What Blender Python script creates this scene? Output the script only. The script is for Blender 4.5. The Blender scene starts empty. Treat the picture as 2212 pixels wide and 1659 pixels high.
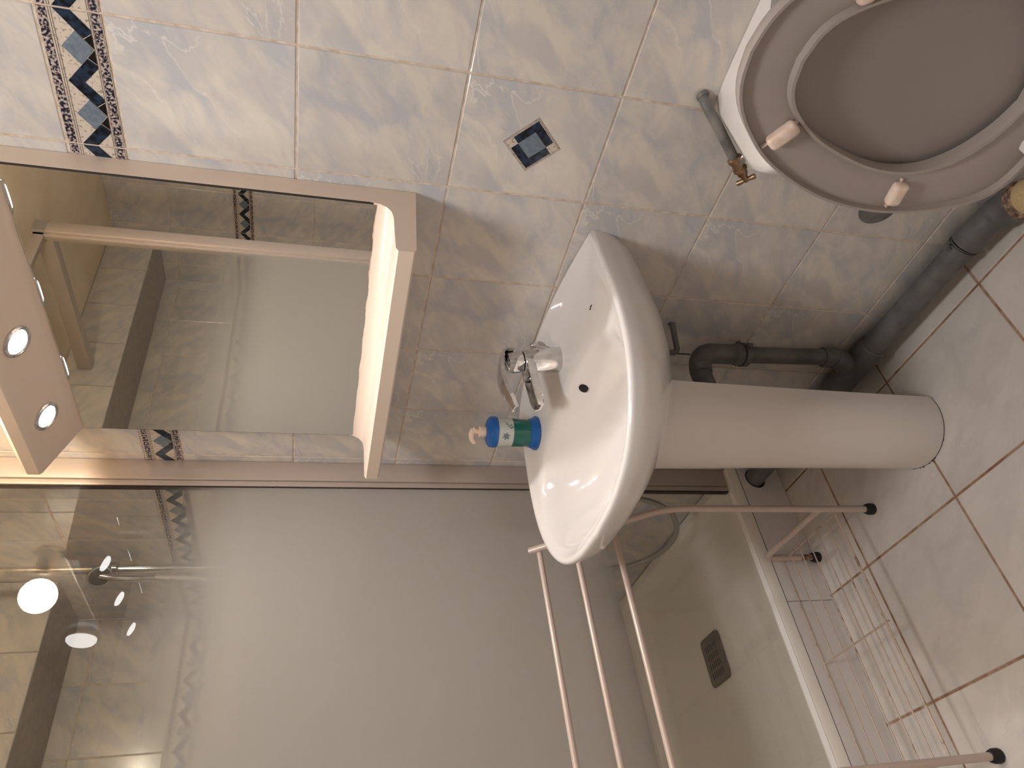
import bpy, bmesh, math, random
from mathutils import Vector, Matrix
random.seed(4)
C = bpy.context.scene.collection
SC = bpy.context.scene

# ---------------------------------------------------------------- camera
cam_data = bpy.data.cameras.new('camera')
cam_data.sensor_width = 36.0
cam_data.lens = 1566.1 / 2212 * 36.0
cam_data.clip_start = 0.01
cam = bpy.data.objects.new('camera', cam_data)
C.objects.link(cam)
def upright(a, b, c):
    Rx = Matrix.Rotation(a, 3, 'X'); Rz = Matrix.Rotation(b, 3, 'Z'); Ry = Matrix.Rotation(c, 3, 'Y')
    return Rz @ Rx @ Ry
R = upright(-0.2597, 0.8546, -0.0484)
right, fwd, up = R.col[0], R.col[1], R.col[2]
M = Matrix((-up, right, -fwd)).transposed().to_4x4()      # phone held sideways
M.translation = Vector((0.6986, -1.0397, 0.4378))
cam.matrix_world = M
SC.camera = cam

# ---------------------------------------------------------------- world, lights, exposure
w = bpy.data.worlds.new('world'); SC.world = w; w.use_nodes = True
w.node_tree.nodes['Background'].inputs[0].default_value = (1, .93, .85, 1)
w.node_tree.nodes['Background'].inputs[1].default_value = 0.15
SC.view_settings.view_transform = 'Standard'
SC.view_settings.look = 'None'
SC.view_settings.gamma = 1
SC.view_settings.use_curve_mapping = False
SC.view_settings.exposure = 0.0
SPOT_POS = [(-0.532, -0.105, 0.930), (-0.329, -0.105, 0.930), (-0.126, -0.105, 0.930)]
SLOPE = math.atan2(0.05, 0.115)
for p in SPOT_POS:
    l = bpy.data.lights.new('spot_beam', 'AREA'); l.shape = 'DISK'; l.size = 0.036
    l.spread = math.radians(125); l.energy = .82; l.color = (1.0, 0.98, 0.985)
    o = bpy.data.objects.new('spot_beam', l); C.objects.link(o)
    n = Vector((0, -math.sin(SLOPE), -math.cos(SLOPE)))
    o.location = Vector(p) + n * 0.008
    o.rotation_euler = n.to_track_quat('-Z', 'Y').to_euler()
BULB = Vector((-0.40, -0.125, 1.10))
# the bulb itself is the glowing globe mesh (strength GLOBE)
GLOBE = 115.0
l = bpy.data.lights.new('added_fill_glow', 'AREA'); l.shape = 'DISK'; l.size = .30; l.energy = 8.2; l.color = (.93, .96, 1.0)  # added fill, stands in for bounced light; no such lamp is known
o = bpy.data.objects.new('added_fill_glow', l); C.objects.link(o); o.location = (.25, -.75, 1.235)

# ---------------------------------------------------------------- materials
def srgb(r, g, b):
    f = lambda c: (c/255/12.92) if c/255 <= .04045 else ((c/255+.055)/1.055)**2.4
    return (f(r), f(g), f(b), 1)
def mat(name, col, rough=.5, metal=0, spec=.5, coat=0, **kw):
    m = bpy.data.materials.new(name); m.use_nodes = True
    b = m.node_tree.nodes['Principled BSDF']
    b.inputs['Base Color'].default_value = col
    b.inputs['Roughness'].default_value = rough
    b.inputs['Metallic'].default_value = metal
    b.inputs['Specular IOR Level'].default_value = spec
    b.inputs['Coat Weight'].default_value = coat
    for k, v in kw.items(): b.inputs[k].default_value = v
    return m
class N:
    def __init__(s, m): s.t = m.node_tree; s.b = s.t.nodes['Principled BSDF']
    def n(s, ty, **kw):
        x = s.t.nodes.new(ty)
        for k, v in kw.items():
            if k.startswith('i_'):
                key = k[2:]; key = int(key) if key.isdigit() else key.replace('_', ' ')
                x.inputs[key].default_value = v
            else: setattr(x, k, v)
        return x
    def l(s, a, b): s.t.links.new(a, b)
    def ramp(s, src, stops):
        r = s.n('ShaderNodeValToRGB'); e = r.color_ramp.elements
        while len(e) < len(stops): e.new(.5)
        for i, (p, c) in enumerate(stops):
            e[i].position = p; e[i].color = c if len(c) == 4 else (*c, 1)
        s.l(src, r.inputs[0]); return r.outputs[0]
    def mix(s, fac, a, b, blend='MIX'):
        x = s.n('ShaderNodeMix', data_type='RGBA', blend_type=blend)
        for v, i in ((fac, 0), (a, 6), (b, 7)):
            if hasattr(v, 'is_linked'): s.l(v, x.inputs[i])
            else: x.inputs[i].default_value = v
        return x.outputs[2]
def noisy(m, scale, c1, c2, bump=0.0, detail=4, lo=.35, hi=.65):
    k = N(m); tc = k.n('ShaderNodeTexCoord')
    nz = k.n('ShaderNodeTexNoise', i_Scale=scale, i_Detail=detail); k.l(tc.outputs['Object'], nz.inputs['Vector'])
    k.l(k.ramp(nz.outputs[0], [(lo, c1), (hi, c2)]), k.b.inputs['Base Color'])
    if bump:
        bp = k.n('ShaderNodeBump', i_Strength=bump, i_Distance=.002); k.l(nz.outputs[0], bp.inputs['Height']); k.l(bp.outputs[0], k.b.inputs['Normal'])
    return m

def marble(name, base, blue, cream, vein, rough):
    """printed marble: every tile carries the same print (object coordinates), like the photographed wall"""
    m = mat(name, base, rough, spec=.5)
    k = N(m); tc = k.n('ShaderNodeTexCoord'); oi = k.n('ShaderNodeObjectInfo')
    mp = k.n('ShaderNodeMapping', vector_type='TEXTURE'); mp.inputs['Rotation'].default_value = (0, math.radians(54), 0)
    mp.inputs['Scale'].default_value = (1, 1, 2.0)
    rnd = k.n('ShaderNodeMath', operation='MULTIPLY', i_1=1.0); k.l(oi.outputs['Random'], rnd.inputs[0])
    flo = k.n('ShaderNodeMath', operation='SNAP', i_1=.34); k.l(rnd.outputs[0], flo.inputs[0])
    cmb = k.n('ShaderNodeCombineXYZ'); k.l(flo.outputs[0], cmb.inputs[1])
    add = k.n('ShaderNodeVectorMath', operation='ADD'); k.l(tc.outputs['Object'], add.inputs[0]); k.l(cmb.outputs[0], add.inputs[1])
    k.l(add.outputs[0], mp.inputs['Vector'])
    n1 = k.n('ShaderNodeTexNoise', i_Scale=12.0, i_Detail=8.0, i_Roughness=.55, i_Distortion=.8)
    n2 = k.n('ShaderNodeTexNoise', i_Scale=20.0, i_Detail=10.0, i_Roughness=.6, i_Distortion=.5)
    n3 = k.n('ShaderNodeTexNoise', i_Scale=12.0, i_Detail=6.0, i_Roughness=.55, i_Distortion=.6)
    n4 = k.n('ShaderNodeTexNoise', i_Scale=7.0, i_Detail=1.0)
    for nn in (n1, n2, n3, n4): k.l(mp.outputs[0], nn.inputs['Vector'])
    c = k.mix(k.ramp(n1.outputs[0], [(.42, (0, 0, 0)), (.56, (1, 1, 1))]), blue, base)
    c = k.mix(k.ramp(n2.outputs[0], [(.44, (0, 0, 0)), (.64, (.95, .95, .95))]), c, cream)
    d = k.n('ShaderNodeMath', operation='SUBTRACT', i_1=.5); k.l(n3.outputs[0], d.inputs[0])
    a = k.n('ShaderNodeMath', operation='ABSOLUTE'); k.l(d.outputs[0], a.inputs[0])
    line = k.ramp(a.outputs[0], [(0.0, (1, 1, 1)), (.012, (0, 0, 0))])
    gate = k.ramp(n4.outputs[0], [(.50, (0, 0, 0)), (.60, (.6, .6, .6))])
    v = k.mix(1.0, line, gate, 'MULTIPLY')
    c = k.mix(v, c, vein)
    # slight tone change from tile to tile
    hv = k.n('ShaderNodeHueSaturation'); k.l(c, hv.inputs['Color'])
    mr = k.n('ShaderNodeMapRange', i_3=.96, i_4=1.04); k.l(oi.outputs['Random'], mr.inputs[0]); k.l(mr.outputs[0], hv.inputs['Value'])
    k.l(hv.outputs[0], k.b.inputs['Base Color'])
    bp = k.n('ShaderNodeBump', i_Strength=.06, i_Distance=.002)
    n5 = k.n('ShaderNodeTexNoise', i_Scale=14.0, i_Detail=1.0); k.l(tc.outputs['Object'], n5.inputs['Vector'])
    k.l(n5.outputs[0], bp.inputs['Height']); k.l(bp.outputs[0], k.b.inputs['Normal'])
    return m
M_TILE = marble('wall_tile', srgb(204, 198, 193), srgb(192, 191, 194), srgb(222, 213, 201), srgb(238, 231, 222), .16)
M_FLOOR = marble('floor_tile', srgb(222, 214, 206), srgb(216, 209, 202), srgb(229, 221, 213), srgb(208, 200, 191), .32)
M_GROUT = noisy(mat('wall_grout', srgb(215, 195, 176), .9), 60, srgb(200, 176, 154), srgb(232, 214, 196))
M_FGROUT = noisy(mat('floor_grout', srgb(160, 125, 100), .95), 40, srgb(146, 108, 82), srgb(190, 158, 132))
M_CERAMIC = mat('ceramic', srgb(236, 229, 224), .12, coat=.4)
M_PED = mat('pedestal_ceramic', srgb(236, 227, 221), .25, coat=.2)
M_CHROME = noisy(mat('chrome', (.72, .71, .70, 1), .09, 1), 60, (.62, .61, .60, 1), (.78, .77, .76, 1))
M_STEEL = mat('steel', (.55, .52, .5, 1), .3, 1)
M_ALU = mat('aluminium_lacquer', srgb(196, 182, 172), .38, .35)
M_MIRROR = mat('mirror', (.93, .935, .91, 1), .0, 1)
M_CAB = mat('cabinet_plastic', srgb(232, 212, 194), .28, coat=.2)
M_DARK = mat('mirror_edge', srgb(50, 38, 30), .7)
M_PVC = noisy(mat('grey_pvc', srgb(104, 102, 100), .5), 25, srgb(96, 93, 91), srgb(116, 112, 109))
M_LEAD = noisy(mat('painted_pipe', srgb(118, 116, 112), .5), 30, srgb(98, 96, 94), srgb(136, 132, 126))
M_BLACK = mat('black_rubber', srgb(24, 21, 20), .6)
M_BRASS = noisy(mat('old_brass', srgb(160, 130, 100), .35, .9), 50, srgb(130, 100, 74), srgb(180, 152, 122))
M_SEAT = mat('seat_plastic', srgb(168, 157, 150), .35)
M_LID = mat('lid_plastic', srgb(148, 138, 132), .4)
M_BUMP = noisy(mat('bumper_plastic', srgb(238, 214, 198), .4), 60, srgb(226, 196, 176), srgb(244, 224, 210))
M_RACK = mat('rack_paint', srgb(208, 188, 176), .3, .1, coat=.2)
M_WIRE = noisy(mat('rack_wire', srgb(196, 170, 150), .4, .1), 30, srgb(140, 104, 82), srgb(206, 186, 170), lo=.3, hi=.42)
M_RUST = noisy(mat('rust', srgb(110, 70, 48), .8), 90, srgb(70, 40, 28), srgb(190, 160, 140))
M_TRAY = mat('tray_acrylic', srgb(246, 239, 229), .3)
M_RIM_LIT = mat('tray_rim_lit', srgb(250, 246, 242), .3)  # whiter copy of the tray acrylic: lamp light painted onto the rim top
M_PANEL = mat('tray_panel', srgb(236, 229, 226), .5)
M_NAVY = noisy(mat('navy_glaze', srgb(28, 42, 66), .12), 90, srgb(16, 20, 28), srgb(36, 54, 76), lo=.4, hi=.6)
M_GREYBLUE = noisy(mat('greyblue_glaze', srgb(112, 126, 138), .2), 150, srgb(104, 118, 132), srgb(124, 136, 146))
M_INK = mat('black_glaze', srgb(18, 18, 22), .12)
M_CREAMT = noisy(mat('cream_glaze', srgb(205, 188, 168), .25), 220, srgb(158, 144, 134), srgb(212, 198, 182), lo=.36, hi=.46)
M_MOTTLE = noisy(mat('mottled_glaze', srgb(80, 75, 95), .25), 260, srgb(28, 30, 52), srgb(196, 178, 168), detail=5, lo=.46, hi=.58)
M_LINE = mat('line_glaze', srgb(120, 98, 90), .3)
M_WARMC = noisy(mat('ceiling_paint', srgb(232, 214, 186), .8), 6, srgb(226, 206, 176), srgb(236, 220, 194))
M_SOFFIT = noisy(mat('soffit_paint', srgb(170, 162, 152), .85), 40, srgb(164, 156, 147), srgb(176, 167, 157))
M_FOAM = noisy(mat('foam_sleeve', srgb(214, 188, 140), .9), 500, srgb(196, 166, 116), srgb(224, 200, 156))
M_PUMP = mat('pump_plastic', srgb(238, 206, 186), .35)
M_BLUE = mat('blue_plastic', srgb(24, 92, 164), .2, **{'Transmission Weight': 0.0})
M_GREEN = mat('green_liquid', srgb(0, 92, 80), .15)
M_CLEARP = mat('clear_label', srgb(190, 190, 182), .2)
M_HOSE = mat('hose_metal', srgb(176, 170, 162), .4, .3)

def emit(name, col, s):
    m = bpy.data.materials.new(name); m.use_nodes = True; t = m.node_tree; t.nodes.clear()
    e = t.nodes.new('ShaderNodeEmission'); e.inputs[0].default_value = col; e.inputs[1].default_value = s
    o = t.nodes.new('ShaderNodeOutputMaterial'); t.links.new(e.outputs[0], o.inputs[0]); return m
M_LAMP = emit('spot_glow', (1, .97, .96, 1), 14)
M_GLOBE = emit('globe_glow', (1, .85, .64, 1), GLOBE)
M_DISC = emit('disc_glow', (1, .95, .90, 1), 12)

def glass_mat():
    """clear glass at the top and bottom, satin band between: a printed gradient of the pane (world height)"""
    m = bpy.data.materials.new('banded_shower_glass'); m.use_nodes = True; t = m.node_tree; t.nodes.clear()
    n = lambda ty, **kw: t.nodes.new(ty)
    geo = n('ShaderNodeNewGeometry'); sep = n('ShaderNodeSeparateXYZ'); t.links.new(geo.outputs['Position'], sep.inputs[0])
    def mr(a, b, c, d, interp='SMOOTHSTEP'):
        x = n('ShaderNodeMapRange'); x.interpolation_type = interp
        for i, v in zip((1, 2, 3, 4), (a, b, c, d)): x.inputs[i].default_value = v
        t.links.new(sep.outputs[2], x.inputs[0]); return x.outputs[0]
    top = mr(.79, .57, .07, 1.0); bot = mr(-.34, -.15, 0.0, 1.0)
    gate = n('ShaderNodeMath'); gate.operation = 'LESS_THAN'; gate.inputs[1].default_value = .79; t.links.new(sep.outputs[2], gate.inputs[0])
    mu = n('ShaderNodeMath'); mu.operation = 'MULTIPLY'; t.links.new(top, mu.inputs[0]); t.links.new(bot, mu.inputs[1])
    mu2 = n('ShaderNodeMath'); mu2.operation = 'MULTIPLY'; t.links.new(mu.outputs[0], mu2.inputs[0]); t.links.new(gate.outputs[0], mu2.inputs[1])
    sc = n('ShaderNodeMath'); sc.operation = 'MULTIPLY'; sc.inputs[1].default_value = .97; 
    inv = n('ShaderNodeMath'); inv.operation = 'SUBTRACT'; inv.inputs[0].default_value = 1.0; t.links.new(geo.outputs['Backfacing'], inv.inputs[1])
    one = n('ShaderNodeMath'); one.operation = 'MULTIPLY'; t.links.new(mu2.outputs[0], one.inputs[0]); t.links.new(inv.outputs[0], one.inputs[1])
    t.links.new(one.outputs[0], sc.inputs[0])     # satin on the entry face only: one scattering layer per pane
    tr = n('ShaderNodeBsdfTransparent'); tr.inputs[0].default_value = (.975, .98, .97, 1)
    gl = n('ShaderNodeBsdfGlossy'); gl.inputs['Roughness'].default_value = .0
    fr = n('ShaderNodeFresnel'); fr.inputs[0].default_value = 1.5
    # the pane does not bend light, so only its entry face reflects (both sides' share)
    nb = n('ShaderNodeMath'); nb.operation = 'MULTIPLY_ADD'; nb.inputs[1].default_value = -1.7; nb.inputs[2].default_value = 1.7
    t.links.new(geo.outputs['Backfacing'], nb.inputs[0])
    fx = n('ShaderNodeMath'); fx.operation = 'MULTIPLY'; fx.use_clamp = True; t.links.new(fr.outputs[0], fx.inputs[0]); t.links.new(nb.outputs[0], fx.inputs[1])
    m1 = n('ShaderNodeMixShader'); t.links.new(fx.outputs[0], m1.inputs[0]); t.links.new(tr.outputs[0], m1.inputs[1]); t.links.new(gl.outputs[0], m1.inputs[2])
    df = n('ShaderNodeBsdfDiffuse'); df.inputs[0].default_value = (.74, .72, .69, 1)
    tl = n('ShaderNodeBsdfTranslucent'); tl.inputs[0].default_value = (.92, .90, .87, 1)
    m2 = n('ShaderNodeMixShader'); m2.inputs[0].default_value = .70; t.links.new(df.outputs[0], m2.inputs[1]); t.links.new(tl.outputs[0], m2.inputs[2])
    g2 = n('ShaderNodeBsdfGlossy'); g2.inputs['Roughness'].default_value = .42
    m2b = n('ShaderNodeMixShader'); m2b.inputs[0].default_value = .06; t.links.new(m2.outputs[0], m2b.inputs[1]); t.links.new(g2.outputs[0], m2b.inputs[2])
    m3 = n('ShaderNodeMixShader'); t.links.new(sc.outputs[0], m3.inputs[0]); t.links.new(m1.outputs[0], m3.inputs[1]); t.links.new(m2b.outputs[0], m3.inputs[2])
    out = n('ShaderNodeOutputMaterial'); t.links.new(m3.outputs[0], out.inputs[0])
    return m
M_GLASS = glass_mat()

# ---------------------------------------------------------------- mesh helpers
def link(name, me, parent=None, loc=None):
    o = bpy.data.objects.new(name, me); C.objects.link(o)
    if parent: o.parent = parent
    if loc is not None: o.location = loc
    return o
def obj(name, bm, m, parent=None, smooth=False, loc=None, auto=None):
    bmesh.ops.recalc_face_normals(bm, faces=bm.faces)
    me = bpy.data.meshes.new(name)
    if smooth:
        for f in bm.faces: f.smooth = True
        lim = math.radians(auto or 38)
        for e in bm.edges:
            if len(e.link_faces) == 2 and e.calc_face_angle(0) > lim: e.smooth = False
    bm.to_mesh(me); bm.free()
    for mm in (m if isinstance(m, (list, tuple)) else [m]): me.materials.append(mm)
    return link(name, me, parent, loc)
def thing(name, label, cat, loc=(0, 0, 0), group=None):
    o = bpy.data.objects.new(name, None); C.objects.link(o); o.location = loc; o.empty_display_size = .05
    return tag(o, label, cat, group)
def tag(o, label, cat, group=None):
    o['label'] = label; o['category'] = cat
    if group: o['group'] = group
    return o
def keep(o, t):
    """parent o to thing t keeping its world place (meshes are written in world coordinates)"""
    o.parent = t; o.matrix_parent_inverse = Matrix.Translation(-Vector(t.location)); return o
def box(bm, lo, hi, bev=0, seg=2, mi=0):
    lo = Vector(lo); hi = Vector(hi); c = (lo + hi) / 2; s = hi - lo
    r = bmesh.ops.create_cube(bm, size=1, matrix=Matrix.Translation(c) @ Matrix.Diagonal((*s, 1)))
    fs = {f for v in r['verts'] for f in v.link_faces}
    for f in fs: f.material_index = mi
    if bev:
        es = {e for v in r['verts'] for e in v.link_edges}
        bmesh.ops.bevel(bm, geom=list(es), offset=bev, segments=seg, profile=.5, affect='EDGES')
def frame(d):
    d = d.normalized(); a = Vector((0, 0, 1)) if abs(d.z) < .9 else Vector((1, 0, 0))
    x = d.cross(a).normalized(); return x, d.cross(x).normalized()
def loft(bm, rings, close=True, cap0=True, cap1=True, mi=0):
    vs = [[bm.verts.new(p) for p in r] for r in rings]
    n = len(vs[0])
    for a, b in zip(vs, vs[1:]):
        for i in range(n if close else n - 1):
            j = (i + 1) % n
            f = bm.faces.new((a[i], a[j], b[j], b[i])); f.material_index = mi
    if cap0: bm.faces.new(vs[0][::-1]).material_index = mi
    if cap1: bm.faces.new(vs[-1]).material_index = mi
    return vs
def lathe(bm, p0, axis, prof, seg=32, mi=0):
    """prof: (distance along axis, radius)"""
    p0 = Vector(p0); axis = Vector(axis).normalized(); x, y = frame(axis)
    loft(bm, [[p0 + axis * d + (x * math.cos(t) + y * math.sin(t)) * max(r, 1e-5) for t in [2 * math.pi * k / seg for k in range(seg)]] for d, r in prof], mi=mi)
def cyl(bm, a, b, r, seg=20, bev=0, r2=None):
    a = Vector(a); b = Vector(b); L = (b - a).length; r2 = r if r2 is None else r2
    prof = [(0, r), (L, r2)] if not bev else [(0, r - bev), (bev, r), (L - bev, r2), (L, r2 - bev)]
    lathe(bm, a, b - a, prof, seg)
def smooth_path(pts, k=8):
    P = [Vector(p) for p in pts]; out = []
    P = [P[0] * 2 - P[1]] + P + [P[-1] * 2 - P[-2]]
    for i in range(1, len(P) - 2):
        for s in range(k):
            t = s / k; a, b, c, d = P[i-1:i+3]
            out.append(.5 * ((2*b) + (c-a)*t + (2*a-5*b+4*c-d)*t*t + (3*b-a-3*c+d)*t**3))
    out.append(P[-2]); return out
def tube(bm, pts, r, seg=14, mi=0):
    pts = [Vector(p) for p in pts]; rs = r if isinstance(r, (list, tuple)) else [r] * len(pts)
    t0 = (pts[1] - pts[0]).normalized(); x, y = frame(t0); rings = []
    for i, p in enumerate(pts):
        t = (pts[min(i+1, len(pts)-1)] - pts[max(i-1, 0)]).normalized()
        q = t0.rotation_difference(t); x = q @ x; y = q @ y; t0 = t
        rings.append([p + (x * math.cos(a) + y * math.sin(a)) * rs[i] for a in [2 * math.pi * k / seg for k in range(seg)]])
    loft(bm, rings, mi=mi)
def rounded(pts, rad, k=6):
    """polyline with each inner corner rounded"""
    P = [Vector(p) for p in pts]; out = [P[0]]
    for a, b, c in zip(P, P[1:], P[2:]):
        u = (a - b).normalized(); v = (c - b).normalized(); d = min(rad, (a-b).length*.45, (c-b).length*.45)
        for s in range(k + 1):
            t = s / k; out.append((b + u*d) * (1-t)**2 + b * 2*t*(1-t) + (b + v*d) * t*t)
    out.append(P[-1]); return out

# ================================================================ ROOM
ZF, ZC = -.84, 1.29
X0, X1, Y1 = -1.70, 1.05, -1.65
TW, TH = .2, .2447
ROWS = [ZF, -3*TH, -2*TH, -TH, 0, TH, 2*TH, .7345, .8150, .8150 + TH, ZC]
STRIP = 7      # index of the border row
JT = .0032
def plate_mesh(name, w_, h_, d=.006, ch=.0012):
    """tile in the local XZ plane, front towards -Y, chamfered front edge; origin at the tile's centre"""
    bm = bmesh.new(); a, b = w_/2, h_/2
    back = [(-a, d, -b), (a, d, -b), (a, d, b), (-a, d, b)]
    mid = [(-a, ch, -b), (a, ch, -b), (a, ch, b), (-a, ch, b)]
    fr = [(-a+ch, 0, -b+ch), (a-ch, 0, -b+ch), (a-ch, 0, b-ch), (-a+ch, 0, b-ch)]
    loft(bm, [[Vector(p) for p in r] for r in (back, mid, fr)])
    bmesh.ops.recalc_face_normals(bm, faces=bm.faces)
    me = bpy.data.meshes.new(name); bm.to_mesh(me); bm.free(); me.materials.append(M_TILE); return me
MESH = {}
def tile_mesh(w_, h_):
    k = (round(w_, 4), round(h_, 4))
    if k not in MESH: MESH[k] = plate_mesh('tile', w_, h_)
    return MESH[k]
def border_mesh(w_, flip=1):
    """decorated strip tile, every motif a raised plate of its own colour"""
    mats = [M_CREAMT, M_NAVY, M_INK, M_GREYBLUE, M_MOTTLE, M_LINE]
    H = .0805 - JT; bm = bmesh.new(); a = w_/2
    box(bm, (-a, .0, -H/2), (a, .006, H/2), 0, mi=0)
    def slab(poly, mi, e=.0006):
        # local s runs from the right end to the left, t from the top down
        pts = []
        n = len(poly)
        poly = [(min(max(s, 0), w_), t) for s, t in poly]
        f = [Vector((a - s, -e, H/2 - t)) for s, t in poly]; b = [Vector((a - s, .001, H/2 - t)) for s, t in poly]
        loft(bm, [b, f], mi=mi)
    z0, z1 = .0205, .0615; S = z1 - z0
    slab([(.0, .0015), (w_, .0015), (w_, .0125), (0, .0125)], 4)
    slab([(.0, .0655), (w_, .0655), (w_, H-.0012), (0, H-.0012)], 4)
    for t in (.0150, .0178, .0625 - .0008, .0640):
        slab([(0, t), (w_, t), (w_, t + .0008), (0, t + .0008)], 5, .0003)
    k = S / .0485
    for base in (0.0, .0985):
        if base > w_ - .03: continue
        B = .021                                       # height of the zigzag band
        def pt(s, t): return (base + s, z0 + t)
        g = .0005
        # arms
        slab([pt(0, 0), pt(0.0245, .0207), pt(.0355, .0300), pt(.0272, S), pt(.0225, S), pt(0, B)], 1)
        slab([pt(.0985, 0), pt(.074, .0207), pt(.063, .0300), pt(.0713, S), pt(.076, S), pt(.0985, B)], 1)
        slab([pt(.0365, .0308), pt(.0488, S), pt(.0285, S)], 2)
        slab([pt(.062, .0308), pt(.0497, S), pt(.070, S)], 2)
        slab([pt(.0492, S-.0012), pt(.0262, .0213), pt(.0492, .0016), pt(.0723, .0213)], 3, .0009)
    bmesh.ops.recalc_face_normals(bm, faces=bm.faces)
    me = bpy.data.meshes.new('border_tile'); bm.to_mesh(me); bm.free()
    for m in mats: me.materials.append(m)
    return me
BM = {}
def wall(name, origin, along, length, s0, rows=ROWS, skip=()):
    """tiled wall; origin = foot of the wall, 'along' its direction, room on the -Y side of its local frame; s0 = first joint"""
    ang = math.atan2(along[1], along[0]); rm = Matrix.Translation(origin) @ Matrix.Rotation(ang, 4, 'Z')
    bm = bmesh.new(); box(bm, (-.0, .0014, rows[0]), (length, .10, rows[-1]))
    wl = obj(name, bm, M_GROUT); wl.matrix_world = rm; wl['kind'] = 'structure'
    xs = [0.0]; s = s0
    while s < length - .004:
        if s > .004: xs.append(s)
        s += TW
    xs.append(length)
    for r, (za, zb) in enumerate(zip(rows, rows[1:])):
        for i, (xa, xb) in enumerate(zip(xs, xs[1:])):
            w_ = xb - xa - JT
            if w_ < .006: continue
            if rows is ROWS and r == STRIP:
                kk = round(w_, 3)
                if kk not in BM: BM[kk] = border_mesh(w_)
                o = link('border_tile', BM[kk], wl, ((xa+xb)/2, 0, (za+zb)/2))
            else:
                o = link('tile', tile_mesh(w_, zb - za - JT), wl, ((xa+xb)/2, 0, (za+zb)/2))
            if name == 'wall_back' and r == 4 and abs((xa+xb)/2 + origin[0] - .1) < .02: wl['_dia'] = o.name
    return wl
TRAY_Z = -.675
# back wall: room side faces -Y
wb = wall('wall_back', (X0, 0, 0), (1, 0), X1 - X0, .1)
# decorated diamond on one tile
host = bpy.data.objects[wb['_dia']]; del wb['_dia']
bm = bmesh.new()
def dslab(poly, mi, e):
    q = [((x - z) * .7071, (x + z) * .7071) for x, z in poly]
    loft(bm, [[Vector((x, .0005, z)) for x, z in q], [Vector((x, -e, z)) for x, z in q]], mi=mi)
s = .0345
dslab([(-s, -s), (s, -s), (s, s), (-s, s)], 0, .0003)
s = .0338
dslab([(-s, -s), (s, -s), (s, s), (-s, s)], 1, .0005)
s = .0325
dslab([(-s, -s), (s, -s), (s, s), (-s, s)], 0, .0006)
s = .0318
dslab([(-s, -s), (s, -s), (s, s), (-s, s)], 1, .0007)
s = .0305; h = .0165; g = .0004
dslab([(-s, s), (-s, -h), (-h-g, -h), (-h-g, h+g), (h, h+g), (h, s)], 2, .0010)
dslab([(s, -s), (s, h), (h+g, h), (h+g, -h-g), (-h, -h-g), (-h, -s)], 2, .0010)
dslab([(-h, -h), (h, -h), (h, h), (-h, h)], 3, .0012)
d = obj('diamond_inlay', bm, [M_LINE, M_CREAMT, M_NAVY, M_GREYBLUE], host, loc=(-.0025, 0, -.0006))
d['label'] = 'navy, cream and grey blue diamond motif'
wall('wall_left', (X0, Y1, 0), (0, 1), -Y1, .05)
wall('wall_front', (X1, Y1, 0), (-1, 0), X1 - X0, .05)
wall('wall_right', (X1, 0, 0), (0, -1), -Y1, .2)

# floor
FX, FY, FS = -.027, -.0785, .3096
bm = bmesh.new(); box(bm, (X0, Y1, ZF - .08), (X1, 0, ZF - .0015))
fl = obj('floor', bm, M_FGROUT); fl['kind'] = 'structure'
xs = sorted([X0, X1] + [FX + k*FS for k in range(-5, 4)]); ys = sorted([Y1, 0] + [FY - k*FS for k in range(0, 5)] )
ys = [y for y in ys if y >= Y1]; xs = [x for x in xs if X0 <= x <= X1]
rot_flat = Matrix.Rotation(-math.pi/2, 4, 'X')
fm = {}
for xa, xb in zip(xs, xs[1:]):
    for ya, yb in zip(ys, ys[1:]):
        w_, h_ = xb - xa - .0055, yb - ya - .0055
        if w_ < .01 or h_ < .01: continue
        k = (round(w_, 4), round(h_, 4))
        if k not in fm:
            me = plate_mesh('floor_tile', w_, h_); me.materials[0] = M_FLOOR; fm[k] = me
        o = link('tile', fm[k], fl, ((xa+xb)/2, (ya+yb)/2, ZF)); o.rotation_euler = (-math.pi/2, 0, 0)
# ceiling
bm = bmesh.new(); box(bm, (X0, Y1, ZC), (X1, 0, ZC + .08))
ce = obj('ceiling', bm, M_WARMC); ce['kind'] = 'structure'
# boxed bulkhead over the shower along the left wall
BX, BZ = -1.43, 1.118
bm = bmesh.new(); box(bm, (X0 + .001, Y1 + .001, BZ), (BX - .002, -.001, ZC - .001))
bh = obj('trim_1', bm, M_SOFFIT); bh['kind'] = 'structure'; bh['label'] = 'boxed soffit with tiled face and plain underside above the shower'
y = Y1
while y < -.01:
    yb = min(-.001, (math.floor((y + 1e-4) / .2) + 1) * .2)
    w_ = yb - y - JT
    if w_ > .01:
        o = link('tile', tile_mesh(w_, ZC - BZ - .003), bh, (BX, (y+yb)/2, (ZC+BZ)/2)); o.rotation_euler = (0, 0, math.pi/2)
    y = yb

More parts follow.
